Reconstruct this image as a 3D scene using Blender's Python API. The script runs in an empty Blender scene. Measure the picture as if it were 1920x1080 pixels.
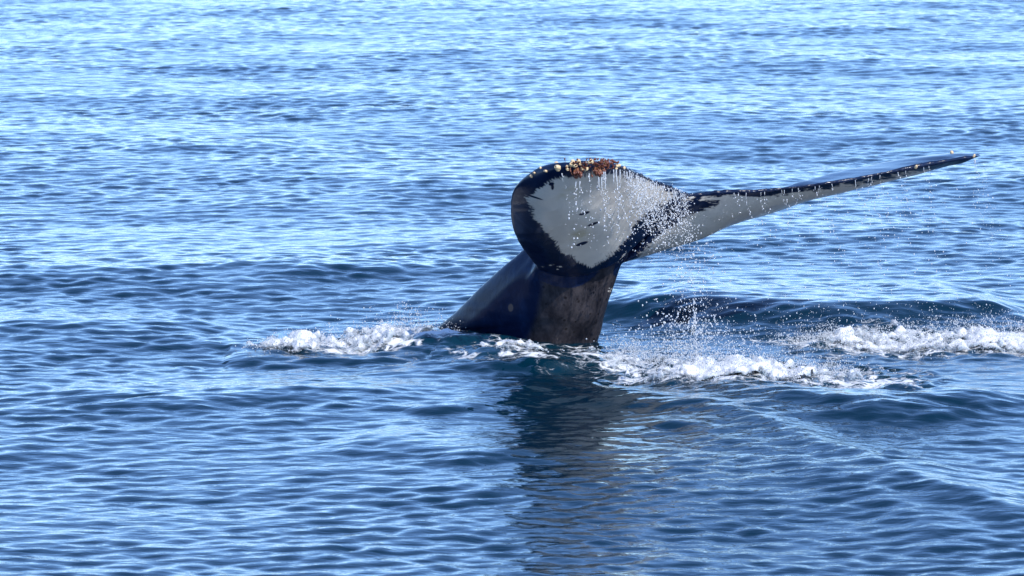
import bpy, bmesh, math, random
import numpy as np
from mathutils import Vector, kdtree
from mathutils.bvhtree import BVHTree

random.seed(7)
rng = np.random.default_rng(11)
scene = bpy.context.scene
COL = scene.collection
R = math.radians

# ------------------------------------------------------------ camera, sky, sun
PITCH = R(6.87); DIST = 40.0; CAM_H = DIST * math.tan(R(7.5)); LENS = 187.0
cam_d = bpy.data.cameras.new('camera'); cam = bpy.data.objects.new('camera', cam_d); COL.objects.link(cam)
cam.location = (0, -DIST, CAM_H); cam.rotation_euler = (math.pi / 2 - PITCH, 0, 0)
cam_d.lens = LENS; cam_d.sensor_width = 36; cam_d.clip_start = 0.5; cam_d.clip_end = 20000
cam_d.dof.use_dof = True; cam_d.dof.focus_distance = 39.9; cam_d.dof.aperture_fstop = 8.0
scene.camera = cam

SUN_EL, SUN_AZ = 42.0, 142.0     # azimuth clockwise from the viewing direction (+Y)
world = bpy.data.worlds.new('World'); scene.world = world; world.use_nodes = True
nt = world.node_tree; nt.nodes.clear()
sky = nt.nodes.new('ShaderNodeTexSky'); sky.sky_type = 'NISHITA'; sky.sun_disc = False
sky.sun_elevation = R(SUN_EL); sky.sun_rotation = R(SUN_AZ)
sky.air_density = 0.75; sky.dust_density = 0.2; sky.ozone_density = 8.0
bg = nt.nodes.new('ShaderNodeBackground'); bg.inputs[1].default_value = 0.15
wo = nt.nodes.new('ShaderNodeOutputWorld')
tint = nt.nodes.new('ShaderNodeMix'); tint.data_type = 'RGBA'; tint.blend_type = 'MULTIPLY'
tint.inputs['Factor'].default_value = 1.0; tint.inputs[7].default_value = (.95, .945, .97, 1)
nt.links.new(sky.outputs[0], tint.inputs[6]); nt.links.new(tint.outputs[2], bg.inputs[0]); nt.links.new(bg.outputs[0], wo.inputs[0])
sun_d = bpy.data.lights.new('sun', 'SUN'); sun_d.energy = 2.4; sun_d.angle = R(0.5); sun_d.color = (1.0, 0.95, 0.88)
sun = bpy.data.objects.new('sun', sun_d); COL.objects.link(sun)
sd = Vector((math.sin(R(SUN_AZ)) * math.cos(R(SUN_EL)), math.cos(R(SUN_AZ)) * math.cos(R(SUN_EL)), math.sin(R(SUN_EL))))
sun.rotation_euler = sd.to_track_quat('Z', 'Y').to_euler()
scene.view_settings.view_transform = 'Standard'; scene.view_settings.look = 'None'
scene.view_settings.exposure = 1.12; scene.view_settings.gamma = 1.0
scene.view_settings.use_curve_mapping = False
scene.cycles.max_bounces = 6
scene.cycles.use_denoising = True

# ------------------------------------------------------------ survey helpers
# bearings measured on the photograph, each given its own distance, make world points
F = 1920 * LENS / 36.0
CP, SP = math.cos(PITCH), math.sin(PITCH)
def ray(px, py):
    a = (px - 960) / F; b = (540 - py) / F
    return a, CP + b * SP, -SP + b * CP
def P(px, py, Y):
    a, y, z = ray(px, py); s = (Y + DIST) / y
    return (a * s, -DIST + y * s, CAM_H + z * s)
def W(px, py, z0=0.0):
    a, y, z = ray(px, py); s = (z0 - CAM_H) / z
    return (a * s, -DIST + y * s)
def proj(v):
    x = v[:, 0]; y = v[:, 1] + DIST; z = v[:, 2] - CAM_H
    d = y * CP - z * SP; u = y * SP + z * CP
    return 960 + F * x / d, 540 - F * u / d

# ------------------------------------------------------------ noise tiles (numpy)
def tile(N, L, fn, seed):
    g = np.random.default_rng(seed)
    k = np.fft.fftfreq(N, L / N) * 2 * np.pi
    KX, KY = np.meshgrid(k, k, indexing='ij'); K = np.sqrt(KX ** 2 + KY ** 2); K[0, 0] = 1e9
    H = (g.standard_normal((N, N)) + 1j * g.standard_normal((N, N))) * np.sqrt(fn(KX, KY, K))
    H[0, 0] = 0
    return H, KX, KY, K
def sample(T, L, X, Y):
    N = T.shape[0]; fx = (X / L * N) % N; fy = (Y / L * N) % N
    i = fx.astype(int); j = fy.astype(int); fx = fx - i; fy = fy - j
    i %= N; j %= N; i1 = (i + 1) % N; j1 = (j + 1) % N
    return (T[i, j] * (1 - fx) + T[i1, j] * fx) * (1 - fy) + (T[i, j1] * (1 - fx) + T[i1, j1] * fx) * fy
NL = 8.0
H, KX, KY, K = tile(1024, NL, lambda a, b, k: k ** -3.2 * np.exp(-(k * 0.012) ** 2) * (k > 2 * np.pi / 1.6), 5)
NOI = np.real(np.fft.ifft2(H)); NOI /= NOI.std()
H, _, _, _ = tile(1024, NL, lambda a, b, k: k ** -3.0 * np.exp(-(k * 0.012) ** 2) * (k > 2 * np.pi / 0.6), 6)
NOI2 = np.real(np.fft.ifft2(H)); NOI2 /= NOI2.std()
def noise(X, Y, s=1.0, ox=0.0): return sample(NOI, NL, X * s + ox, Y * s + ox * 1.7)
def noise_fine(X, Y, s=1.0, ox=0.0): return sample(NOI2, NL, X * s + ox, Y * s + ox * 1.7)

# ------------------------------------------------------------ the sea surface
OL, ON = 60.0, 2048
def spec(kx, ky, k):
    th = np.arctan2(ky, kx); w0 = R(90 + 12)
    d = np.abs(np.cos(th - w0)) ** 2.0 + 0.30
    lm = 2 * np.pi / k
    band = .032 + 1.7 * np.exp(-((np.log(lm) - np.log(0.215)) / 0.48) ** 2) + .14 * np.exp(-((np.log(lm) - np.log(7.0)) / 0.4) ** 2)
    return k ** -4.0 * d * band * np.exp(-(2 * np.pi / 11.0 / k) ** 4) * np.exp(-(k * 0.018) ** 2)
H, KX, KY, K = tile(ON, OL, spec, 21)
h = np.real(np.fft.ifft2(H))
sl = np.sqrt((np.real(np.fft.ifft2(1j * KX * H)) ** 2 + np.real(np.fft.ifft2(1j * KY * H)) ** 2).mean())
SLOPE = 0.100
H *= SLOPE / sl
SW = np.exp(-(K / (2 * np.pi / 2.5)) ** 2)
OH = np.real(np.fft.ifft2(H * (1 - 0.35 * SW)))
ODX = np.real(np.fft.ifft2(-1j * KX / K * H)) * 0.75
ODY = np.real(np.fft.ifft2(-1j * KY / K * H)) * 0.75

def seg_dist(X, Y, pts):
    """distance to a polyline, signed by the side (plus = farther along +Y), and the fraction along it"""
    best = np.full(X.shape, 1e9); sgn = np.zeros(X.shape); frac = np.zeros(X.shape)
    L = [math.dist(pts[i], pts[i + 1]) for i in range(len(pts) - 1)]; tot = sum(L); acc = 0
    for i in range(len(pts) - 1):
        (ax, ay), (bx, by) = pts[i], pts[i + 1]
        dx, dy = bx - ax, by - ay; l2 = dx * dx + dy * dy
        t = np.clip(((X - ax) * dx + (Y - ay) * dy) / l2, 0, 1)
        qx, qy = X - ax - t * dx, Y - ay - t * dy
        d = np.sqrt(qx * qx + qy * qy); m = d < best
        best = np.where(m, d, best)
        s = np.sign(dx * qy - dy * qx) * (1 if dx > 0 else -1)
        sgn = np.where(m, s, sgn); frac = np.where(m, (acc + t * L[i]) / tot, frac); acc += L[i]
    return best, sgn, frac

def cr_pts(pts, n):
    p = np.array(pts, float); p = np.vstack([2 * p[0] - p[1], p, 2 * p[-1] - p[-2]])
    out = []
    m = len(p) - 3
    for i in range(n):
        t = i / (n - 1) * m; k = min(int(t), m - 1); t -= k
        a, b, c, d = p[k:k + 4]
        out.append(0.5 * ((2 * b) + (-a + c) * t + (2 * a - 5 * b + 4 * c - d) * t * t + (-a + 3 * b - 3 * c + d) * t ** 3))
    return np.array(out)

# ridges: (bearings of the crest line, height, width towards the camera, width away, end fade)
RIDGES = [
    ([(330, 668), (420, 655), (520, 668), (640, 680), (760, 662), (850, 648), (960, 668)], .05, .28, 1.1),   # lip left of the tail
    ([(700, 655), (850, 640), (960, 668), (1040, 705)], .10, .75, .6),           # smooth hump before the tail
    ([(1040, 705), (1120, 735), (1260, 765), (1450, 815), (1700, 900), (1990, 990)], .065, .24, .36),
    ([(1150, 700), (1300, 720), (1480, 770), (1700, 775), (1950, 738)], .10, .38, .9),
    ([(1130, 603), (1280, 590), (1450, 600), (1640, 600), (1980, 590)], .17, .65, 1.1),    # dark face behind the foam
    ([(1180, 560), (1400, 562), (1600, 568), (1900, 548)], .07, .6, .8),
    ([(1120, 775), (1300, 810), (1500, 875), (1700, 960), (1850, 1040)], .035, .22, .3),
    ([(1020, 700), (980, 730), (900, 760), (760, 790)], .05, .25, .35),
    ([(60, 735), (300, 750), (560, 742), (800, 760)], .05, .5, .9),
    ([(-60, 505), (200, 520), (480, 515), (700, 535)], .08, .9, 1.2),
    ([(-60, 610), (200, 612), (420, 600)], .06, .7, 1.0),
    ([(620, 820), (800, 840), (950, 880)], .04, .4, .6),
]
RW = []
for pts, hh, wf, wb in RIDGES:
    q = cr_pts([W(*p) for p in pts], 14)
    RW.append(([tuple(a) for a in q], hh, wf, wb))
# foam zones: (crest line bearings, half width, strength)
FOAM = [
    ([(500, 652), (600, 645), (700, 642), (830, 640)], .7, .9),
    ([(1140, 674), (1250, 690), (1360, 708), (1450, 718), (1560, 716), (1700, 745)], 1.0, .85),
    ([(1470, 640), (1650, 647), (1800, 648), (2100, 640)], 1.0, .85),
    ([(850, 650), (960, 664), (1090, 674), (1250, 690)], .95, .62),
]
FW = [([tuple(a) for a in cr_pts([W(*p) for p in pts], 12)], w, s) for pts, w, s in FOAM]
def foam_field(X, Y):
    f = np.zeros(X.shape)
    near = (np.abs(X) < 7) & (Y > -8) & (Y < 6)
    x, y = X[near], Y[near]; g = np.zeros(x.shape)
    for pts, w, s in FW:
        d, sg, fr = seg_dist(x, y, pts); w = w * (.3 + .7 * np.clip(np.minimum(fr, 1 - fr) / .22, 0, 1))
        g = np.maximum(g, s * np.clip(1.15 - (d / w) ** 1.6, 0, 1))
    f[near] = g
    return f
def surf(X, Y, fade):
    """displaced world position of the point of the sea that rests at X, Y"""
    gust = np.clip(.98 + 0.20 * noise(X * .8, Y * 1.3, .16, 2.2), .5, 1.4)
    wx = fade * gust
    # calmer slick right where the tail rises
    slick = 1 - 0.18 * np.exp(-((X - .7) / 2.4) ** 2 - ((Y + 4.2) / 3.8) ** 2)
    wx = wx * slick
    z = sample(OH, OL, X, Y) * wx
    dx = sample(ODX, OL, X, Y) * wx; dy = sample(ODY, OL, X, Y) * wx
    near = (np.abs(X) < 9) & (Y > -12) & (Y < 8)
    x, y = X[near], Y[near]; zz = np.zeros(x.shape); lean = np.zeros(x.shape)
    wob = .12 * noise(x, y, .5, 3.1)
    for pts, hh, wf, wb in RW:
        d, sg, fr = seg_dist(x, y + wob, pts)
        w = np.where(sg > 0, wb, wf)
        e = np.clip(np.minimum(fr, 1 - fr) / .18, 0, 1)
        a = hh * np.exp(-(d / w) ** 1.7) * (e * e * (3 - 2 * e))
        zz += a; lean -= a * .55
    g = foam_field(X, Y)[near]
    zz += g * (.018 * noise(x, y, 1.3) + .010 * noise_fine(x, y, 1.0))
    # swell thrown up round the tail stock
    z[near] += zz; dy[near] += lean
    return X + dx, Y + dy, z

def graded(a, b, step, end, grow):
    out = [a]; v = a
    while v < b: v += step(v) if callable(step) else step; out.append(v)
    s = out[-1] - out[-2]
    while v < end: s *= grow; v += s; out.append(v)
    return out
xs = graded(0, 19.0, lambda v: .030 if v < 7.4 else .078, 6000, 1.12); xs = [-v for v in xs[:0:-1]] + xs
ys = graded(-12.5, 46, lambda v: .024 + .00105 * max(0, v + 8), 8000, 1.13)
yb = [-12.5]; s = .036
while yb[-1] > -4000: s *= 1.16; yb.append(yb[-1] - s)
ys = yb[:0:-1] + ys
xs = np.array(xs); ys = np.array(ys)
X, Y = np.meshgrid(xs, ys, indexing='ij')
gx = np.gradient(xs)[:, None]; gy = np.gradient(ys)[None, :]
fade = np.clip(1.3 - np.maximum(gx, gy) / .9, 0, 1)
SX, SY, SZ = surf(X, Y, fade)

def grid_mesh(name, SX, SY, SZ, mask=None):
    n, m = SX.shape
    v = np.stack([SX.ravel(), SY.ravel(), SZ.ravel()], 1)
    idx = np.arange(n * m).reshape(n, m)
    q = np.stack([idx[:-1, :-1], idx[1:, :-1], idx[1:, 1:], idx[:-1, 1:]], -1).reshape(-1, 4)
    keep = None
    if mask is not None:
        mk = mask.ravel(); q = q[mk[q].all(1)]
        keep = np.unique(q); rem = np.full(n * m, -1); rem[keep] = np.arange(len(keep)); q = rem[q]; v = v[keep]
    me = bpy.data.meshes.new(name)
    me.vertices.add(len(v)); me.vertices.foreach_set('co', v.astype(np.float32).ravel())
    me.loops.add(q.size); me.loops.foreach_set('vertex_index', q.astype(np.int32).ravel())
    me.polygons.add(len(q)); me.polygons.foreach_set('loop_start', np.arange(0, q.size, 4, dtype=np.int32))
    me.polygons.foreach_set('use_smooth', np.ones(len(q), bool))
    me.update(calc_edges=True)
    return me, keep
def link(name, me, mat=None, parent=None, **props):
    o = bpy.data.objects.new(name, me); COL.objects.link(o)
    if mat: me.materials.append(mat)
    if parent: o.parent = parent
    for k_, v_ in props.items(): o[k_] = v_
    return o
def fattr(me, name, arr):
    a = me.attributes.new(name, 'FLOAT', 'POINT'); a.data.foreach_set('value', np.asarray(arr, np.float32).ravel())
def vattr(me, name, arr):
    a = me.attributes.new(name, 'FLOAT_VECTOR', 'POINT'); a.data.foreach_set('vector', np.asarray(arr, np.float32).ravel())

# ------------------------------------------------------------ material helpers
class M:
    def __init__(s, name):
        s.m = bpy.data.materials.new(name); s.m.use_nodes = True; s.t = s.m.node_tree
        s.b = s.t.nodes['Principled BSDF']; s.out = s.t.nodes['Material Output']
    def n(s, typ, **kw):
        nd = s.t.nodes.new(typ)
        for k_, v_ in kw.items(): setattr(nd, k_, v_)
        return nd
    def l(s, a, b): s.t.links.new(a, b)
    def attr(s, name, out='Fac'): return s.n('ShaderNodeAttribute', attribute_name=name).outputs[out]
    def math(s, op, a, b=None, c=None):
        nd = s.n('ShaderNodeMath', operation=op)
        for i, v in enumerate((a, b, c)):
            if v is None: continue
            if isinstance(v, (int, float)): nd.inputs[i].default_value = v
            else: s.l(v, nd.inputs[i])
        return nd.outputs[0]
    def noise(s, vec, scale, detail=3, rough=.5, dist=0):
        nd = s.n('ShaderNodeTexNoise'); nd.inputs['Scale'].default_value = scale; nd.inputs['Detail'].default_value = detail
        nd.inputs['Roughness'].default_value = rough; nd.inputs['Distortion'].default_value = dist
        if vec is not None: s.l(vec, nd.inputs['Vector'])
        return nd.outputs['Fac']
    def scale(s, vec, sc):
        nd = s.n('ShaderNodeMapping'); nd.inputs['Scale'].default_value = sc; s.l(vec, nd.inputs['Vector']); return nd.outputs[0]
    def ramp(s, fac, a, b, smooth=True):
        nd = s.n('ShaderNodeMapRange', interpolation_type='SMOOTHSTEP' if smooth else 'LINEAR')
        nd.inputs['From Min'].default_value = a; nd.inputs['From Max'].default_value = b; s.l(fac, nd.inputs['Value']); return nd.outputs[0]
    def mix(s, fac, a, b):
        nd = s.n('ShaderNodeMix', data_type='RGBA')
        if isinstance(fac, (int, float)): nd.inputs['Factor'].default_value = fac
        else: s.l(fac, nd.inputs['Factor'])
        for key, v in ((6, a), (7, b)):
            if isinstance(v, tuple): nd.inputs[key].default_value = (*v, 1)
            else: s.l(v, nd.inputs[key])
        return nd.outputs[2]
    def bump(s, hgt, dist, strength=1, normal=None):
        nd = s.n('ShaderNodeBump'); nd.inputs['Distance'].default_value = dist; nd.inputs['Strength'].default_value = strength
        s.l(hgt, nd.inputs['Height'])
        if normal is not None: s.l(normal, nd.inputs['Normal'])
        return nd.outputs[0]

# water: deep blue body with a fresnel surface, fine capillary ripples in the bump
w = M('deep_sea_water'); b = w.b
co = w.n('ShaderNodeTexCoord').outputs['Object']
n1 = w.noise(w.scale(co, (2.2, 5.5, 1)), 1.0, 3, .55, .3)
n2 = w.noise(w.scale(co, (8, 17, 1)), 1.0, 2, .5, .4)
foam = w.attr('foam')
lace_src = w.noise(w.scale(co, (1, 1, 1)), 3.2, 5, .65, .9)
vor = w.n('ShaderNodeTexVoronoi', feature='DISTANCE_TO_EDGE'); vor.inputs['Scale'].default_value = 7.5
wv = w.n('ShaderNodeVectorMath', operation='ADD'); w.l(co, wv.inputs[0])
nz = w.n('ShaderNodeTexNoise'); nz.inputs['Scale'].default_value = 5; nz.inputs['Detail'].default_value = 4; w.l(co, nz.inputs['Vector'])
nzs = w.n('ShaderNodeVectorMath', operation='SCALE'); nzs.inputs['Scale'].default_value = .35; w.l(nz.outputs['Color'], nzs.inputs[0]); w.l(nzs.outputs[0], wv.inputs[1])
w.l(wv.outputs[0], vor.inputs['Vector'])
web = w.math('SUBTRACT', .16, vor.outputs['Distance'])
f = w.math('ADD', w.math('MULTIPLY', foam, 1.0), w.math('MULTIPLY', w.math('SUBTRACT', lace_src, .5), 2.6))
f = w.math('ADD', f, w.math('MULTIPLY', web, 1.8))
fm = w.math('MULTIPLY', w.ramp(f, .62, 1.15), w.ramp(foam, .02, .3))
base = w.mix(w.ramp(foam, 0, 1.2), (.0008, .015, .029), (.002, .028, .046))
w.l(w.mix(fm, base, (.68, .70, .71)), b.inputs['Base Color'])
w.l(w.math('ADD', .06, w.math('MULTIPLY', fm, .5)), b.inputs['Roughness'])
b.inputs['IOR'].default_value = 1.333
h12 = w.math('ADD', w.math('MULTIPLY', n1, .009), w.math('MULTIPLY', n2, .0035))
h12 = w.math('ADD', h12, w.math('MULTIPLY', fm, .012))
n0 = w.noise(w.scale(co, (.9, 2.2, 1)), 1.0, 5, .6, .3)
h12 = w.math('ADD', h12, w.math('MULTIPLY', w.math('MULTIPLY', n0, .11), w.attr('coarse')))
w.l(w.bump(h12, 1.0), b.inputs['Normal'])

me, _ = grid_mesh('sea_water', SX, SY, SZ)
fattr(me, 'foam', foam_field(X, Y)); fattr(me, 'coarse', np.clip((np.maximum(gx, gy) - .1) / .5, 0, 1) + 0 * X)
link('sea_water', me, w.m, kind='structure')

# foam: wet froth
fo = M('white_foam'); b = fo.b
co = fo.n('ShaderNodeTexCoord').outputs['Object']
nn = fo.noise(co, 26, 5, .7); n3 = fo.noise(co, 7, 3, .6)
fd = fo.attr('dens')
thin = fo.ramp(fo.math('ADD', fd, fo.math('MULTIPLY', fo.math('SUBTRACT', n3, .5), 1.3)), .0, .85)
fo.l(fo.mix(thin, (.16, .24, .30), (.70, .715, .73)), b.inputs['Base Color'])
b.inputs['Roughness'].default_value = .45; b.inputs['IOR'].default_value = 1.33
b.inputs['Subsurface Weight'].default_value = .0
fo.l(fo.bump(nn, .018, 1.0), b.inputs['Normal'])
n4 = fo.noise(co, 17, 5, .75, .6)
fo.l(fo.ramp(fo.math('ADD', fo.math('MULTIPLY', fd, 2.2), fo.math('MULTIPLY', fo.math('SUBTRACT', n4, .52), 4.5)), .0, 1.5), b.inputs['Alpha'])

BEADS = []
def foam_sheet(name, pts, w0, height, step, thr, label, seed, beads=3000):
    line = [tuple(a) for a in cr_pts([W(*p[:2]) for p in pts], 14)]; sts = [p[2] if len(p) > 2 else 1.0 for p in pts]
    ax = [p[0] for p in line]; ay = [p[1] for p in line]
    gxs = np.arange(min(ax) - w0, max(ax) + w0, step); gys = np.arange(min(ay) - w0 * 1.3, max(ay) + w0 * 1.3, step * 1.5)
    X, Y = np.meshgrid(gxs, gys, indexing='ij')
    d, sg, fr = seg_dist(X, Y, line)
    e = np.clip(np.minimum(fr, 1 - fr) / .22, 0, 1)
    env = np.clip(1 - (d / (w0 * (.22 + .78 * e))) ** 1.6, 0, 1)
    env = env * np.interp(fr, np.linspace(0, 1, len(sts)), sts)
    a = noise(X, Y, 1.0, seed); c = noise_fine(X, Y, 1.9, seed * 2.3)
    dens = np.minimum(env * 1.35 - .50 + .42 * a + .28 * c, env * 2.2 - .02)
    mask = dens > thr
    x, y, z = surf(X, Y, np.ones(X.shape))
    lump = np.clip(dens - thr, 0, 1.2)
    peak = .6 + .4 * np.sin(fr * 9 + seed) * np.sin(fr * 23 + seed * 2)
    sm = np.clip(lump / .9, 0, 1.1)
    z = z + .003 + sm ** .9 * height * (.75 + .12 * a) * (peak + .25) + np.minimum(lump, .4) * .018 * c
    ii = np.flatnonzero((mask & (lump > .10)).ravel()); ii = ii[np.random.default_rng(int(seed * 10)).integers(0, len(ii), beads)]
    BEADS.append(np.stack([x.ravel()[ii], y.ravel()[ii], z.ravel()[ii]], 1))
    me, keep = grid_mesh(name, x, y, z, mask)
    fattr(me, 'dens', (lump.ravel())[keep])
    link(name, me, fo.m, kind='stuff', label=label, category='foam')
    return line
S = foam_sheet('sea_foam', [(470, 657, .6), (540, 652, .75), (600, 648, .8), (650, 646, .9), (700, 640, 1.05), (745, 630, 1.25), (800, 634, .8)], .50, .07, .012, .12,
               'thick white foam ridge on the water left of the whale tail', 1.3, 2000)
foam_sheet('sea_foam', [(1160, 684, .75), (1220, 690, .7), (1310, 706, 1.35), (1400, 716, 1.5), (1480, 722, .85), (1545, 712, .7), (1600, 730, .4)], .80, .07, .014, .12,
           'white splashing foam on the water just right of the whale tail', 2.9, 3500)
foam_sheet('sea_foam', [(1500, 634, .6), (1600, 638, .75), (1720, 647, .85), (1850, 645, 1.15), (2060, 640, .9)], .78, .06, .016, .12,
           'long bank of white foam at the right, behind the nearer foam', 4.4, 3500)
foam_sheet('sea_foam', [(905, 660), (960, 664), (1020, 672), (1085, 668), (1130, 672)], .34, .03, .013, .72,
           'thin broken foam lapping round the foot of the whale tail', 6.1, 300)

# ------------------------------------------------------------ the whale
def loft(rings, nu, nv, closed):
    """Catmull-Rom surface through a grid of control points; rings[v][u]"""
    rows = []
    for r in rings:
        r = list(r)
        if closed:
            q = np.array(r[-2:] + r + r[:3]); n = len(r); out = []
            for i in range(nu):
                t = i / nu * n; k = int(t); t -= k; a, b_, c, d = q[k + 1:k + 5]
                out.append(.5 * ((2 * b_) + (-a + c) * t + (2 * a - 5 * b_ + 4 * c - d) * t * t + (-a + 3 * b_ - 3 * c + d) * t ** 3))
            rows.append(np.array(out))
        else: rows.append(cr_pts(r, nu))
    rows = np.array(rows)
    return np.stack([cr_pts(rows[:, i], nv) for i in range(nu)], 1)       # [v][u]

BV, BF = [], []           # all shells of the body
def add_grid(g, closed):
    nv, nu, _ = g.shape; o = len(BV); BV.extend(map(tuple, g.reshape(-1, 3)))
    for j in range(nv - 1):
        for i in range(nu if closed else nu - 1):
            a = o + j * nu + i; b_ = o + j * nu + (i + 1) % nu
            BF.append((a, b_, b_ + nu, a + nu))
    return o
ST = [
    [(690, 790, 1.0), (735, 795, .70), (850, 780, .2), (955, 765, -.36), (1035, 760, -.44), (1092, 745, -.1), (900, 765, .75)],
    [(790, 662, .75), (826, 668, .50), (900, 656, .14), (985, 645, -.28), (1050, 655, -.37), (1116, 652, -.02), (960, 650, .6)],
    [(826, 612, .68), (853, 625, .42), (918, 622, .10), (993, 612, -.24), (1062, 620, -.33), (1126, 618, .01), (980, 616, .55)],
    [(857, 586, .60), (874, 606, .34), (935, 602, .07), (1004, 590, -.20), (1068, 592, -.29), (1133, 588, .04), (1000, 590, .5)],
    [(908, 536, .47), (927, 553, .22), (968, 552, .04), (1014, 540, -.13), (1082, 537, -.20), (1151, 535, .08), (1035, 540, .42)],
    [(962, 487, .34), (979, 501, .12), (995, 506, .03), (1015, 495, -.07), (1092, 492, -.14), (1168, 490, .10), (1080, 490, .34)],
    [(1015, 450, .25), (1016, 456, .14), (1024, 462, .06), (1040, 470, .00), (1115, 470, -.09), (1182, 464, .08), (1120, 440, .25)],
    [(1110, 418, .16), (1112, 423, .10), (1122, 431, .05), (1142, 442, -.01), (1180, 441, -.06), (1215, 428, .05), (1170, 408, .16)],
    [(1200, 385, .09), (1201, 388, .06), (1208, 394, .03), (1222, 402, .0), (1240, 400, -.025), (1252, 392, .03), (1232, 380, .09)],
    [(1262, 362, .05), (1262, 364, .04), (1265, 367, .025), (1270, 371, .015), (1276, 370, .005), (1281, 367, .02), (1274, 362, .05)],
]
LEAN = [.62, .47, .38, .27, .13, .02, 0, 0, 0, 0]
g = loft([[P(p[0], p[1], p[2] + q) for p in r] for r, q in zip(ST, LEAN)], 64, 66, True)
o = add_grid(g, True)
for end, rev in ((0, False), (len(g) - 1, True)):
    c = g[end].mean(0); BV.append(tuple(c)); ci = len(BV) - 1
    for i in range(64):
        a = o + end * 64 + i; b_ = o + end * 64 + (i + 1) % 64
        BF.append((b_, a, ci) if not rev else (a, b_, ci))
kink = P(842, 606, .66)
LEFT = [
    [(1010, 500, -.03), (1075, 510, -.08), (1140, 492, -.07), (1215, 432, -.01), (1290, 364, .02)],
    [(977, 458, -.30), (1045, 468, -.40), (1130, 447, -.40), (1200, 397, -.32), (1262, 350, -.20)],
    [(959, 408, -.60), (1030, 418, -.76), (1110, 402, -.80), (1170, 366, -.68), (1225, 336, -.50)],
    [(963, 356, -.90), (1025, 364, -1.08), (1095, 354, -1.10), (1150, 336, -1.0), (1192, 322, -.85)],
    [(998, 323, -1.10), (1040, 322, -1.26), (1090, 318, -1.30), (1130, 315, -1.24), (1167, 313, -1.1)],
    [(1042, 307, -1.20), (1065, 304, -1.32), (1090, 302, -1.36), (1120, 303, -1.31), (1147, 306, -1.2)],
]
RIGHT = [
    [(1150, 494, .15), (1192, 468, .10), (1240, 414, .05), (1290, 364, .02)],
    [(1232, 470, .45), (1262, 442, .35), (1302, 402, .20), (1345, 358, .03)],
    [(1340, 432, .62), (1360, 414, .46), (1388, 388, .26), (1412, 357, .07)],
    [(1424, 372, 1.10), (1440, 393, .80), (1455, 379, .40), (1470, 352, .12)],
    [(1530, 336, 1.40), (1545, 352, 1.00), (1560, 359, .52), (1576, 339, .20)],
    [(1660, 307, 1.42), (1670, 318, 1.06), (1684, 329, .62), (1696, 316, .32)],
    [(1760, 291, 1.12), (1764, 298, .90), (1772, 307, .66), (1782, 300, .47)],
    [(1836, 288, .76), (1838, 289, .71), (1840, 291, .67), (1842, 291, .63)],
]
SIDE = []     # (point, is_ventral)
def fluke(ctrl, nu, nv, T, sign, serr):
    g = loft([[P(*p) for p in r] for r in ctrl], nu, nv, False)
    du = np.gradient(g, axis=1); dv = np.gradient(g, axis=0)
    n = np.cross(du, dv); n /= np.linalg.norm(n, axis=2, keepdims=True) + 1e-9
    if (n[..., 1].mean()) > 0: n = -n            # n points to the camera side = ventral
    u = np.linspace(0, 1, nu)[None, :, None]; v = np.linspace(0, 1, nv)[:, None, None]
    # knobbly trailing edge
    k = np.sin(v * 61) * .6 + np.sin(v * 143 + 1) * .45 + np.sin(v * 23 + 2) * .7
    g = g + (du / (np.linalg.norm(du, axis=2, keepdims=True) + 1e-9)) * k * serr * u ** 6
    t = T * (.55 + .45 * (1 - v)) * (np.sqrt(np.clip(u, 0, 1)) * 1.9 * (1 - u) ** .8 + .12) + .0075
    t = t * np.clip((1.03 - v) / .10, .35, 1)
    top = g + n * t; bot = g - n * t
    nvv, nuu, _ = g.shape
    loop = np.concatenate([top, bot[:, ::-1]], 1)
    o = add_grid(loop, True); m = 2 * nuu
    for row in (0, nvv - 1):
        for i in range(nuu - 1):
            a = o + row * m
            fa = (a + i, a + i + 1, a + m - 2 - i, a + m - 1 - i)
            BF.append(fa if row == 0 else fa[::-1])
    for q in top.reshape(-1, 3)[::3]: SIDE.append((q, 1))
    for q in bot.reshape(-1, 3)[::3]: SIDE.append((q, 0))
    return g
gl = fluke(LEFT, 70, 80, .040, 1, .009)
gr = fluke(RIGHT, 50, 140, .036, 1, .006)

tmp = bpy.data.meshes.new('tmp'); tmp.from_pydata(BV, [], BF); tmp.update()
bm = bmesh.new(); bm.from_mesh(tmp); bmesh.ops.recalc_face_normals(bm, faces=bm.faces); bm.to_mesh(tmp); bm.free()
to = bpy.data.objects.new('tmp', tmp); COL.objects.link(to)
mo = to.modifiers.new('r', 'REMESH'); mo.mode = 'VOXEL'; mo.voxel_size = .0088; mo.use_smooth_shade = True
ms = to.modifiers.new('s', 'SMOOTH'); ms.factor = .5; ms.iterations = 5
dg = bpy.context.evaluated_depsgraph_get()
body = bpy.data.meshes.new_from_object(to.evaluated_get(dg)); body.name = 'whale_body'
bpy.data.objects.remove(to); bpy.data.meshes.remove(tmp)
nvt = len(body.vertices); V = np.empty(nvt * 3, np.float32); body.vertices.foreach_get('co', V); V = V.reshape(-1, 3).astype(float)
NM = np.empty(nvt * 3, np.float32); body.vertices.foreach_get('normal', NM); NM = NM.reshape(-1, 3)
print('BODY VERTS', nvt)
# small natural lumps: ridge knuckles and skin waviness
along = noise(V[:, 0] + V[:, 1] * .7, V[:, 2], .9, 2.0)
V += NM * (along * .0035)[:, None]
body.vertices.foreach_set('co', V.astype(np.float32).ravel()); body.update()

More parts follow.
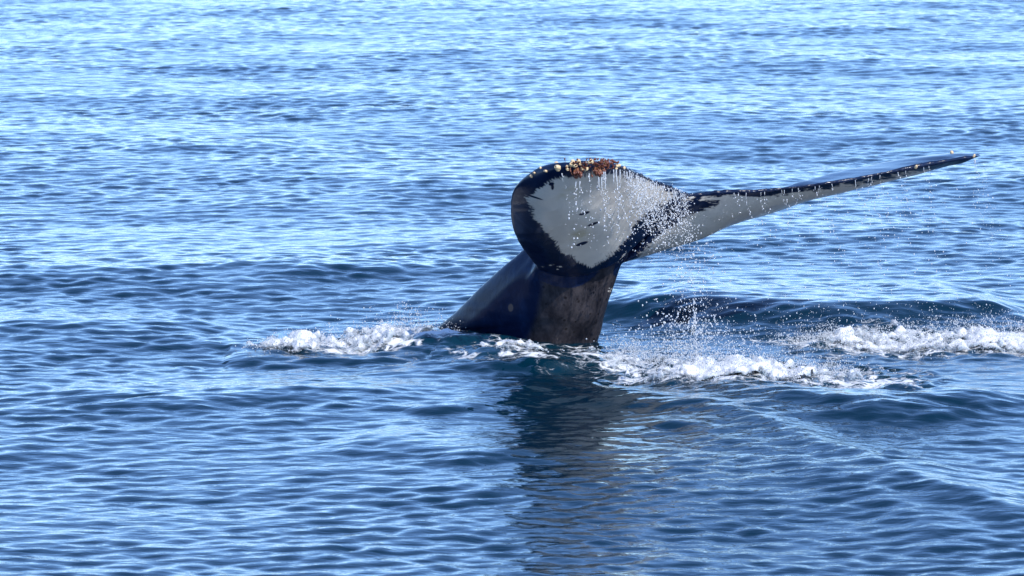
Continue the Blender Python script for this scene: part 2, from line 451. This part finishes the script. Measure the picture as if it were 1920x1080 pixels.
kd = kdtree.KDTree(len(SIDE))
for i, (q, s_) in enumerate(SIDE): kd.insert(q, i)
kd.balance()
side = np.empty(nvt)
for i in range(nvt):
    _, idx, d = kd.find(V[i]); side[i] = SIDE[idx][1] if d < .09 else .5
PX, PY = proj(V)
def sdf_poly(px, py, poly):
    poly = np.array(poly, float); n = len(poly); d = np.full(px.shape, 1e9); ins = np.zeros(px.shape, bool)
    for i in range(n):
        a, b_ = poly[i], poly[(i + 1) % n]; e = b_ - a
        t = np.clip(((px - a[0]) * e[0] + (py - a[1]) * e[1]) / (e @ e), 0, 1)
        d = np.minimum(d, np.hypot(px - a[0] - t * e[0], py - a[1] - t * e[1]))
        c = ((a[1] > py) != (b_[1] > py)) & (px < (b_[0] - a[0]) * (py - a[1]) / (b_[1] - a[1] + 1e-12) + a[0])
        ins ^= c
    return np.where(ins, d, -d)
# white field of each fluke underside (surveyed outline on the skin)
WL = [(987, 372), (1004, 352), (1040, 334), (1090, 324), (1140, 323), (1190, 333), (1240, 350), (1268, 366), (1252, 380), (1222, 396),
      (1196, 416), (1184, 440), (1166, 466), (1132, 490), (1108, 500), (1080, 490), (1050, 470), (1022, 436), (1000, 408)]
WR = [(1276, 372), (1330, 366), (1400, 365), (1480, 361), (1560, 350), (1620, 340), (1680, 327), (1740, 314), (1760, 330), (1600, 400),
      (1400, 460), (1200, 540), (1178, 500), (1200, 470), (1238, 436), (1276, 410), (1300, 398), (1345, 380), (1300, 376)]
sL = sdf_poly(PX, PY, WL); sR = sdf_poly(PX, PY, WR)
onL = (V[:, 1] < .0) & (PX < 1290)
s_ = np.where(sL > sR, sL, sR)
s_ = np.where(side > .7, s_, -60)
fattr(body, 'fin', side != .5)
# scars
def scar(cx, cy, L, wd, ang):
    c, s = math.cos(R(ang)), math.sin(R(ang)); x = PX - cx; y = PY - cy
    a = (x * c + y * s) / L; b_ = (-x * s + y * c) / wd
    return np.clip(1.6 - 1.0 * np.sqrt(a * a + b_ * b_), 0, 1)
mk = np.zeros(nvt)
for a in [(1095.5, 400, 10, 2.6, -16), (1112, 420, 10, 2.2, -20), (1091, 457, 11, 2.8, -18), (1000, 369, 18, 1.6, 18),
          (1034, 345, 5, 3, -10), (1036, 351, 2.6, 5, 0)]:
    mk = np.maximum(mk, scar(*a))
sc = np.zeros(nvt)
fattr(body, 'stain', np.maximum(scar(1086, 440, 16, 8, -10), scar(1070, 362, 22, 10, -20) * .6))
for a in [(1147, 541, 6, 1.6, 8), (1143, 546, 4, 1.3, 0), (1166, 484, 8, 3.2, -50), (1172, 474, 5, 2.2, -60), (1158, 492, 4, 1.8, -20), (1018, 500, 5, 1.1, 5), (1034, 497, 5, 1.1, -8), (1050, 500, 6, 1.2, 0), (1044, 505, 4, 1.0, 0)]:
    sc = np.maximum(sc, scar(*a))
fattr(body, 'scratch', sc * (NM[:, 1] < .2))
ang = np.arctan2(PY - 405, PX - 1100); rad = np.hypot(PX - 1100, PY - 405)
pol = np.where((sL > sR)[:, None] | (PX < 1200)[:, None], np.stack([ang * 9.0, rad / 60, 0 * rad], 1), np.stack([PX / 60, PY / 12, 0 * rad], 1))
fattr(body, 'pale', s_ / 20); fattr(body, 'scar', mk); vattr(body, 'streak', pol)
# belly of the tail stock is a warm slate, flanks are black with reflected sky blue put into the colour
CX = np.interp(PY, [450, 490, 540, 590, 645, 760], [1005, 1010, 1010, 1000, 980, 955])
belly = np.clip((PX - CX) / 12, 0, 1) * (side < .7) * np.clip((PY - 490) / 14, 0, 1) * (NM[:, 1] < .2)
fattr(body, 'belly', belly)
fattr(body, 'patch', np.clip(1.4 - np.hypot((PX - 957.5) / 6, (PY - 577) / 9), 0, 1) * (NM[:, 1] < .2))

sk = M('wet_whale_skin'); b = sk.b
co = sk.n('ShaderNodeTexCoord').outputs['Object']
st = sk.attr('streak', 'Vector')
ns = sk.noise(st, 2.6, 4, .7); ns2 = sk.noise(co, 16, 4, .65)
nb = sk.noise(co, 5.5, 3, .6)
sv = sk.math('ADD', sk.math('MULTIPLY_ADD', sk.math('SUBTRACT', nb, .5), 1.0, sk.attr('pale')), sk.math('ADD', sk.math('MULTIPLY', sk.math('SUBTRACT', ns, .5), 1.6), sk.math('MULTIPLY', sk.math('SUBTRACT', ns2, .5), .55)))
pm = sk.ramp(sv, -.02, .26)
pm = sk.math('MULTIPLY', pm, sk.math('SUBTRACT', 1.0, sk.ramp(sk.attr('scar'), .35, .7)))
big = sk.noise(co, 2.2, 4, .6); fine = sk.noise(co, 45, 4, .7); mid = sk.noise(sk.scale(co, (9, 9, 5)), 1, 5, .7)
white = sk.mix(sk.ramp(big, .3, .7), (.57, .52, .45), (.66, .61, .53))
white = sk.mix(sk.math('MULTIPLY', sk.ramp(fine, .5, .8), .25), white, (.40, .39, .36))
rk = sk.noise(sk.scale(st, (1.6, .5, 1)), 6, 3, .7)
white = sk.mix(sk.math('MULTIPLY', sk.ramp(rk, .58, .74), .30), white, (.30, .29, .27))
white = sk.mix(sk.math('MULTIPLY', sk.math('MULTIPLY', sk.attr('stain'), sk.ramp(ns2, .35, .6)), .55), white, (.40, .33, .13))
black = sk.mix(sk.ramp(mid, .45, .75), (.004, .010, .034), (.008, .021, .062))  # black skin, its blue is the sky's reflection painted into the base colour
bel = sk.mix(sk.ramp(mid, .35, .72), (.017, .016, .020), (.056, .050, .055))
vp = sk.n('ShaderNodeTexVoronoi'); vp.inputs['Scale'].default_value = 14; sk.l(co, vp.inputs['Vector'])
bel = sk.mix(sk.ramp(vp.outputs['Distance'], .22, .10), bel, (.014, .012, .013))
dark = sk.mix(sk.attr('belly'), black, bel)
dark = sk.mix(sk.ramp(sk.attr('patch'), .4, .8), dark, (.11, .08, .07))
dark = sk.mix(sk.math('MULTIPLY', sk.ramp(sk.attr('scratch'), .3, .8), sk.ramp(ns2, .48, .56)), dark, (.62, .56, .48))
sk.l(sk.mix(pm, dark, white), b.inputs['Base Color'])
sk.l(sk.math('ADD', .20, sk.math('MULTIPLY', fine, .22)), b.inputs['Roughness'])
b.inputs['IOR'].default_value = 1.4
b.inputs['Specular IOR Level'].default_value = .16
sk.l(sk.math('MULTIPLY_ADD', sk.attr('fin'), .55, .06), b.inputs['Coat Weight']); b.inputs['Coat Roughness'].default_value = .15; b.inputs['Coat IOR'].default_value = 1.33
sk.l(sk.bump(sk.math('ADD', sk.math('MULTIPLY', fine, .3), mid), .006, .6), b.inputs['Normal'])

whale = bpy.data.objects.new('humpback_whale', None); COL.objects.link(whale)
whale['label'] = 'black whale tail with white fluke undersides rising out of the blue sea'
whale['category'] = 'whale'
link('body', body, sk.m, whale)

body_bvh = BVHTree.FromPolygons([tuple(v) for v in V], [tuple(p.vertices) for p in body.polygons])
EYE = Vector((0, -DIST, CAM_H))
def on_skin(px, py):
    d = Vector(ray(px, py)).normalized()
    hit = body_bvh.ray_cast(EYE, d)
    if hit[0] is not None: return hit[0], hit[1]
    q = Vector(P(px, py, -1.2)); loc, nrm, _, _ = body_bvh.find_nearest(q)
    return loc, nrm

# ------------------------------------------------------------ barnacles on the fluke edge
def plain(name, col, rough, var=.3, col2=None):
    m = M(name); c = m.n('ShaderNodeTexCoord').outputs['Object']
    m.l(m.mix(m.ramp(m.noise(c, 60, 4, .7), .3, .7), col, col2 or tuple(x * (1 - var) for x in col)), m.b.inputs['Base Color'])
    m.b.inputs['Roughness'].default_value = rough
    return m.m
m_shell = plain('barnacle_shell', (.72, .60, .38), .45, col2=(.50, .33, .16))
m_red = plain('barnacle_flesh', (.20, .060, .030), .4, col2=(.07, .018, .010))
m_red2 = plain('barnacle_stalk', (.40, .16, .06), .4, col2=(.18, .055, .022))

def lathe(prof, n, ribs=0.0):
    vs, fs = [], []
    for (r, z) in prof:
        for i in range(n):
            a = 2 * math.pi * i / n; rr = r * (1 + (ribs if i % 2 else -ribs))
            vs.append((rr * math.cos(a), rr * math.sin(a), z))
    for j in range(len(prof) - 1):
        for i in range(n):
            fs.append((j * n + i, j * n + (i + 1) % n, (j + 1) * n + (i + 1) % n, (j + 1) * n + i))
    vs.append((0, 0, prof[-1][1])); c = len(vs) - 1
    for i in range(n): fs.append(((len(prof) - 1) * n + i, (len(prof) - 1) * n + (i + 1) % n, c))
    return vs, fs
def mk_mesh(name, vs, fs, mats, idx=None, smooth=True):
    me = bpy.data.meshes.new(name); me.from_pydata(vs, [], fs); me.update()
    for m_ in mats: me.materials.append(m_)
    for i, p in enumerate(me.polygons):
        p.use_smooth = smooth
        if idx: p.material_index = idx[i]
    return me
shells = []
for k_ in range(3):
    vs, fs = lathe([(1.0, -.35), (1.0, 0), (.92, .5), (.62, 1.0 + .1 * k_), (.45, 1.0 + .1 * k_), (.36, .55)], 10, .07)
    shells.append(mk_mesh('barnacle', vs, fs, [m_shell]))
def pin(mesh, name, px, py, size, lift=0.0, tilt=.35, squash=1.0):
    loc, nrm = on_skin(px, py)
    ob = bpy.data.objects.new(name, mesh); COL.objects.link(ob); ob.parent = whale
    d = (nrm + Vector((random.uniform(-tilt, tilt), random.uniform(-tilt, tilt), random.uniform(0, tilt) + .15))).normalized()
    ob.location = loc + d * lift
    q = d.to_track_quat('Z', 'Y'); ob.rotation_mode = 'QUATERNION'; ob.rotation_quaternion = q
    ob.scale = (size * random.uniform(.75, 1.0), size * random.uniform(.65, .95), size * squash * random.uniform(.6, 1.1))
    return ob
cream = [(1045, 303, 5.0), (1047, 314, 6.2), (1046, 318, 4.5), (1063, 312, 3.6), (1069, 300, 5.6), (1074, 304, 5.0), (1071, 309, 4.6), (1078, 311, 5.2),
         (1085, 303, 4.4), (1082, 298, 4.4), (1092, 316, 4.8), (1100, 316, 5.0), (1088, 308, 3.6), (1101, 298, 5.2), (1107, 297, 4.6), (1109, 303, 4.6),
         (1104, 305, 3.4), (1160, 311, 4.4), (1167, 310, 4.4), (1170, 315, 3.8), (1155, 316, 3.4), (1126, 299, 4.0), (1121, 318, 3.2), (1024, 321, 3.2),
         (1009, 311, 2.8), (987, 322, 3.2), (975, 333, 3.0), (1785, 287, 4.2), (1829, 287, 3.6), (1826, 293, 3.0), (1134, 306, 3.0), (1064, 317, 3.4)]
for i, (px, py, r_) in enumerate(cream):
    pin(shells[i % 3], 'barnacle', px, py, r_ / 247, 0.0, .5, random.uniform(.9, 1.3))
# stalked barnacles: a bent stalk with a plump head, hanging in two clumps and massed between them
def stalked(seed):
    rr = random.Random(seed); vs, fs, idx = [], [], []
    prof = [(.28, 0), (.24, .8), (.26, 1.5), (.62, 2.0), (.78, 2.6), (.5, 3.2), (.1, 3.5)]
    bend = rr.uniform(.2, .6); n = 7
    for (r, z) in prof:
        ox = bend * (z / 3.5) ** 2 * 1.4
        for i in range(n):
            a = 2 * math.pi * i / n; vs.append((r * math.cos(a) + ox, r * .75 * math.sin(a), z))
    for j in range(len(prof) - 1):
        for i in range(n):
            fs.append((j * n + i, j * n + (i + 1) % n, (j + 1) * n + (i + 1) % n, (j + 1) * n + i)); idx.append(1 if j < 2 else 0)
    fs.append(tuple(range((len(prof) - 1) * n, len(prof) * n))); idx.append(0)
    return mk_mesh('stalked_barnacle', vs, fs, [m_red, m_red2], idx)
stk = [stalked(i) for i in range(4)]
def hang(px, py, size, dirv):
    loc, nrm = on_skin(px, py)
    ob = bpy.data.objects.new('stalked_barnacle', random.choice(stk)); COL.objects.link(ob); ob.parent = whale
    ob.location = loc; ob.rotation_mode = 'QUATERNION'
    d = (nrm * .6 + dirv + Vector([random.uniform(-.35, .35) for _ in range(3)])).normalized()
    ob.rotation_quaternion = d.to_track_quat('Z', 'Y'); ob.scale = [size / 247 * random.uniform(.7, 1.15) for _ in range(3)]
for i in range(120):                                  # massed along the top
    px = random.choice([random.gauss(1132, 13), random.gauss(1132, 12), random.gauss(1095, 14)])
    hang(px, random.uniform(300, 318), random.uniform(1.8, 3.0), Vector((0, -.1, .75)))
for cx, cy, n_ in ((1083, 318, 26), (1120, 317, 26)):
    for i in range(n_):
        hang(random.gauss(cx, 5), cy + random.uniform(-5, 8), random.uniform(2.4, 3.8), Vector((0, -.2, -1.5)))

# ------------------------------------------------------------ spray, drops and threads of water
dr = M('spray_water'); b = dr.b
b.inputs['Base Color'].default_value = (.74, .77, .80, 1); b.inputs['Roughness'].default_value = .12
b.inputs['IOR'].default_value = 1.33; b.inputs['Transmission Weight'].default_value = .40

ICO = None
def ico():
    bm = bmesh.new(); bmesh.ops.create_icosphere(bm, subdivisions=1, radius=1)
    v = np.array([tuple(x.co) for x in bm.verts]); f_ = np.array([[x.index for x in q.verts] for q in bm.faces]); bm.free(); return v, f_
IV, IF = ico()
OV = np.array([(1, 0, 0), (-1, 0, 0), (0, 1, 0), (0, -1, 0), (0, 0, 1), (0, 0, -1)], float)
OF = np.array([(0, 2, 4), (2, 1, 4), (1, 3, 4), (3, 0, 4), (2, 0, 5), (1, 2, 5), (3, 1, 5), (0, 3, 5)])
def drops(name, pts, rad, label, stretch=1.35, category='spray', extra=None, tiny=False):
    IV, IF = (OV, OF) if tiny else (globals()['IV'], globals()['IF'])
    pts = np.array(pts); rad = np.array(rad) * .66; n = len(pts)
    st = 1 + rng.random(n) * (stretch - 1) * 2
    v = IV[None] * rad[:, None, None]
    v[:, :, 2] *= st[:, None]; v += pts[:, None]
    f_ = IF[None] + (np.arange(n) * len(IV))[:, None, None]
    v = v.reshape(-1, 3); f_ = f_.reshape(-1, 3)
    if extra:
        ev, ef = extra; f2 = np.array(ef) + len(v); v = np.vstack([v, np.array(ev)]); f_ = np.vstack([f_, f2])
    me = bpy.data.meshes.new(name); me.vertices.add(len(v)); me.vertices.foreach_set('co', v.astype(np.float32).ravel())
    me.loops.add(f_.size); me.loops.foreach_set('vertex_index', f_.astype(np.int32).ravel())
    me.polygons.add(len(f_)); me.polygons.foreach_set('loop_start', np.arange(0, f_.size, 3, dtype=np.int32))
    me.polygons.foreach_set('use_smooth', np.ones(len(f_), bool)); me.update(calc_edges=True)
    link(name, me, dr.m, kind='stuff', label=label, category=category)
def rads(n, lo, hi, p=2.6): return (lo + (hi - lo) * rng.random(n) ** p) / 247
def tube(ev, ef, path, r0, r1):
    o = len(ev); n = 5
    for j, p in enumerate(path):
        t = j / (len(path) - 1); r = (r0 + (r1 - r0) * t) * (.7 + .6 * abs(math.sin(j * 1.7 + p[0] * 40)))
        for i in range(n):
            a = 2 * math.pi * i / n; ev.append((p[0] + r * math.cos(a), p[1] + r * math.sin(a), p[2]))
    for j in range(len(path) - 1):
        for i in range(n):
            a = o + j * n + i; b_ = o + j * n + (i + 1) % n
            ef += [(a, b_, b_ + n), (a, b_ + n, a + n)]
def thread(ev, ef, pts, rad, px, py, Y, length, drift, r=1.1):
    """a falling thread that breaks into drops"""
    x, y, z = P(px, py, Y); n = max(4, int(length / 6)); path = []
    ph = random.uniform(0, 6)
    for j in range(n + 1):
        t = j / n
        path.append((x + drift * t * t * length / 247 + .010 * math.sin(t * 5 + ph) * t + .002 * math.sin(t * 17 + ph), y, z - t * length / 247))
    cut = int(n * random.uniform(.45, .8))
    k0 = max(2, int(n * .35)); tube(ev, ef, path[:k0], r * .75 / 247, r * .3 / 247)
    for a, c in zip(path[1:], path[2:]):
        for t in (0, .33, .66):
            if random.random() < .25: continue
            jt = .0035 + .006 * random.random()
            pts.append((a[0] + (c[0] - a[0]) * t + random.gauss(0, jt), a[1], a[2] + (c[2] - a[2]) * t)); rad.append(random.choice([.6, .8, .9, 1.2, 2.0]) * (.7 + .3 * r) / 247)
    lx = path[-1]
    for j in range(random.randint(2, 7)):
        pts.append((lx[0] + random.gauss(0, .02) + drift * j * .02, lx[1], lx[2] - .03 * j - random.random() * .05)); rad.append(random.uniform(.7, 1.9) / 247)

# 1. sheet of spray pouring off the near fluke's trailing edge
pts, rad, ev, ef = [], [], [], []
te = cr_pts([(1170, 318, -1.15), (1192, 325, -.90), (1225, 339, -.55), (1262, 353, -.25), (1290, 364, -.05)], 40)
for i in range(62):
    t = random.random() ** .9; q = te[int(t * 39)]
    thread(ev, ef, pts, rad, q[0], q[1] + 3, q[2] - .06, random.uniform(25, 95), random.uniform(.05, .5), random.uniform(.6, 1.5))
for px, ln, y0 in ((1054, 30, 325), (1080, 60, 340), (1087, 62, 340), (1105, 55, 325), (1122, 75, 332), (1128, 95, 332), (1132, 60, 322), (1135, 110, 322), (1150, 90, 318), (1156, 120, 318), (1162, 100, 318)):
    thread(ev, ef, pts, rad, px, y0, -1.34, ln, random.uniform(-.05, .35), 1.5)
n_ = 1500
t = rng.random(n_) ** .8; q = te[(t * 39).astype(int)]; fall = rng.random(n_) ** 1.3 * (60 + 60 * np.sin(t * 3.0))
for a, fl, tt in zip(q, fall, t):
    pts.append(P(a[0] + fl * .22 + random.gauss(0, 6), a[1] + fl + random.gauss(0, 3), a[2] - .08 - .12 * random.random()))
rad += list(rads(n_, .4, 2.3, 4.0))
for i in range(220):
    pts.append(P(random.gauss(1250, 26), random.gauss(420, 22), -.5 + random.gauss(0, .15))); rad.append(random.uniform(.7, 2.6) / 247)
for i in range(90):
    pts.append(P(random.uniform(1060, 1190), random.uniform(350, 470), -1.3)); rad.append(random.choice([.8, 1, 1.2, 2.6]) / 247)
drops('water_spray', pts, rad, 'white spray and drips pouring off the near fluke edge', extra=(ev, ef))
# 2. falling column of drops beside the stock
pts, rad, ev, ef = [], [], [], []
for i in range(1500):
    y = 450 + 230 * random.random() ** .75; s_ = 20 + (y - 450) * .12
    pts.append(P(random.gauss(1303, s_), y, random.gauss(-.35, .25))); rad.append(0)
for i in range(900):
    pts.append(P(random.gauss(1305, 26), 600 + 95 * random.random(), random.gauss(-.4, .2)))
rad = list(rads(len(pts), .45, 2.6, 3.6))
for i in range(260):
    pts.append(P(random.gauss(1262, 38), random.gauss(480, 26), random.gauss(-.2, .2))); rad.append(random.uniform(.5, 1.3) / 247)
for px, y0, ln in ((1303, 590, 70), (1309, 660, 50), (1300, 560, 60), (1306, 690, 35)):
    thread(ev, ef, pts, rad, px, y0, -.4, ln, .05, 2.4)
for i in range(60):
    pts.append(P(random.gauss(1250, 40), random.uniform(560, 650), random.gauss(-.3, .2))); rad.append(random.uniform(1.6, 3.4) / 247)
drops('water_spray', pts, rad, 'column of falling water drops between the tail stock and the right foam', extra=(ev, ef))
# 3. curtain of drops under the far fluke
pts, rad, ev, ef = [], [], [], []
tr = cr_pts([(1290, 364, .02), (1345, 360, .02), (1412, 359, .06), (1470, 354, .11), (1576, 341, .19), (1696, 318, .31), (1782, 302, .46), (1832, 294, .62)], 60)
for px in (1376, 1385, 1399, 1427, 1434, 1466, 1470, 1485, 1497, 1528, 1536, 1560, 1604, 1628, 1634, 1650, 1684, 1698, 1732, 1742, 1826, 1829):
    j = int(np.argmin(np.abs(tr[:, 0] - px))); q = tr[j]
    thread(ev, ef, pts, rad, px, q[1] + 2, q[2] - .03, random.uniform(14, 55), random.uniform(.05, .5), .9)
for px in (1640, 1665, 1700, 1690, 1730, 1560):
    thread(ev, ef, pts, rad, px, random.uniform(370, 410), .3, random.uniform(25, 50), .3, .8)
for i in range(2100):
    x = random.triangular(1290, 1935, 1560) if random.random() < .7 else random.uniform(1290, 1935)
    j = int(np.argmin(np.abs(tr[:, 0] - min(x, 1832)))); top = tr[j][1] + 10 + (max(0, x - 1832) * 1.2)
    y = top + (640 - top) * random.random() ** .85
    pts.append(P(x, y, tr[j][2] + random.gauss(0, .12)))
rad += list(rads(2100, .45, 2.0, 3.4))
for i in range(130):
    pts.append(P(1840 + random.gauss(0, 10) + i * .15, 310 + i * 1.3, .6)); rad.append(random.uniform(.5, 1.1) / 247)
drops('water_spray', pts, rad, 'thin curtain of falling drops beneath the long right fluke', extra=(ev, ef))
# 4. splash beads thrown up over the foam banks
def splash(label, line, jets, per, hgt, spread):
    """many little jets of beads, each on its own falling arc"""
    q = cr_pts(line, 60); pts = []; rr = []
    for i in range(jets):
        a = q[random.randrange(60)]; x, y = W(a[0] + random.gauss(0, 14), a[1]); y += random.gauss(0, spread); st = a[2]
        vx, vy = random.gauss(.05, .22), random.gauss(-.05, .16); vz = hgt * (.25 + random.random() ** 2.0) * st
        m = int(per * random.uniform(.4, 1.4))
        for k_ in range(m):
            t = random.random(); z = 4 * vz * t * (1 - t) if random.random() < .6 else vz * t
            d = .010 + .035 * t
            pts.append((x + vx * t * st + random.gauss(0, d), y + vy * t + random.gauss(0, d), .03 + z + random.gauss(0, d * .5)))
            rr.append((.55 + 1.7 * random.random() ** 3.5) / 247)
    drops('water_spray', pts, rr, label, tiny=True)
splash('beads of spray leaping above the foam nearest the tail on the right', [(1150, 674, .6), (1230, 688, .8), (1320, 706, 1.2), (1400, 712, 1.2), (1480, 716, .6), (1580, 708, .5)], 520, 26, .26, .30)
splash('beads of spray above the long foam bank at the far right', [(1480, 638, .3), (1620, 645, .6), (1750, 646, .8), (1850, 642, 1.1), (1990, 640, .9)], 480, 24, .17, .32)
splash('beads of spray on the foam ridge left of the tail', [(490, 656, .3), (600, 648, .6), (690, 642, .8), (745, 634, 1.5), (790, 634, .5)], 240, 22, .15, .14)

B = np.vstack(BEADS); B[:, 2] += .0015
drops('foam_bubbles', B, rng.random(len(B)) ** 3.0 * .007 + .0025, 'small bubbles and beads of froth lying over the white foam', stretch=1.0, category='foam')
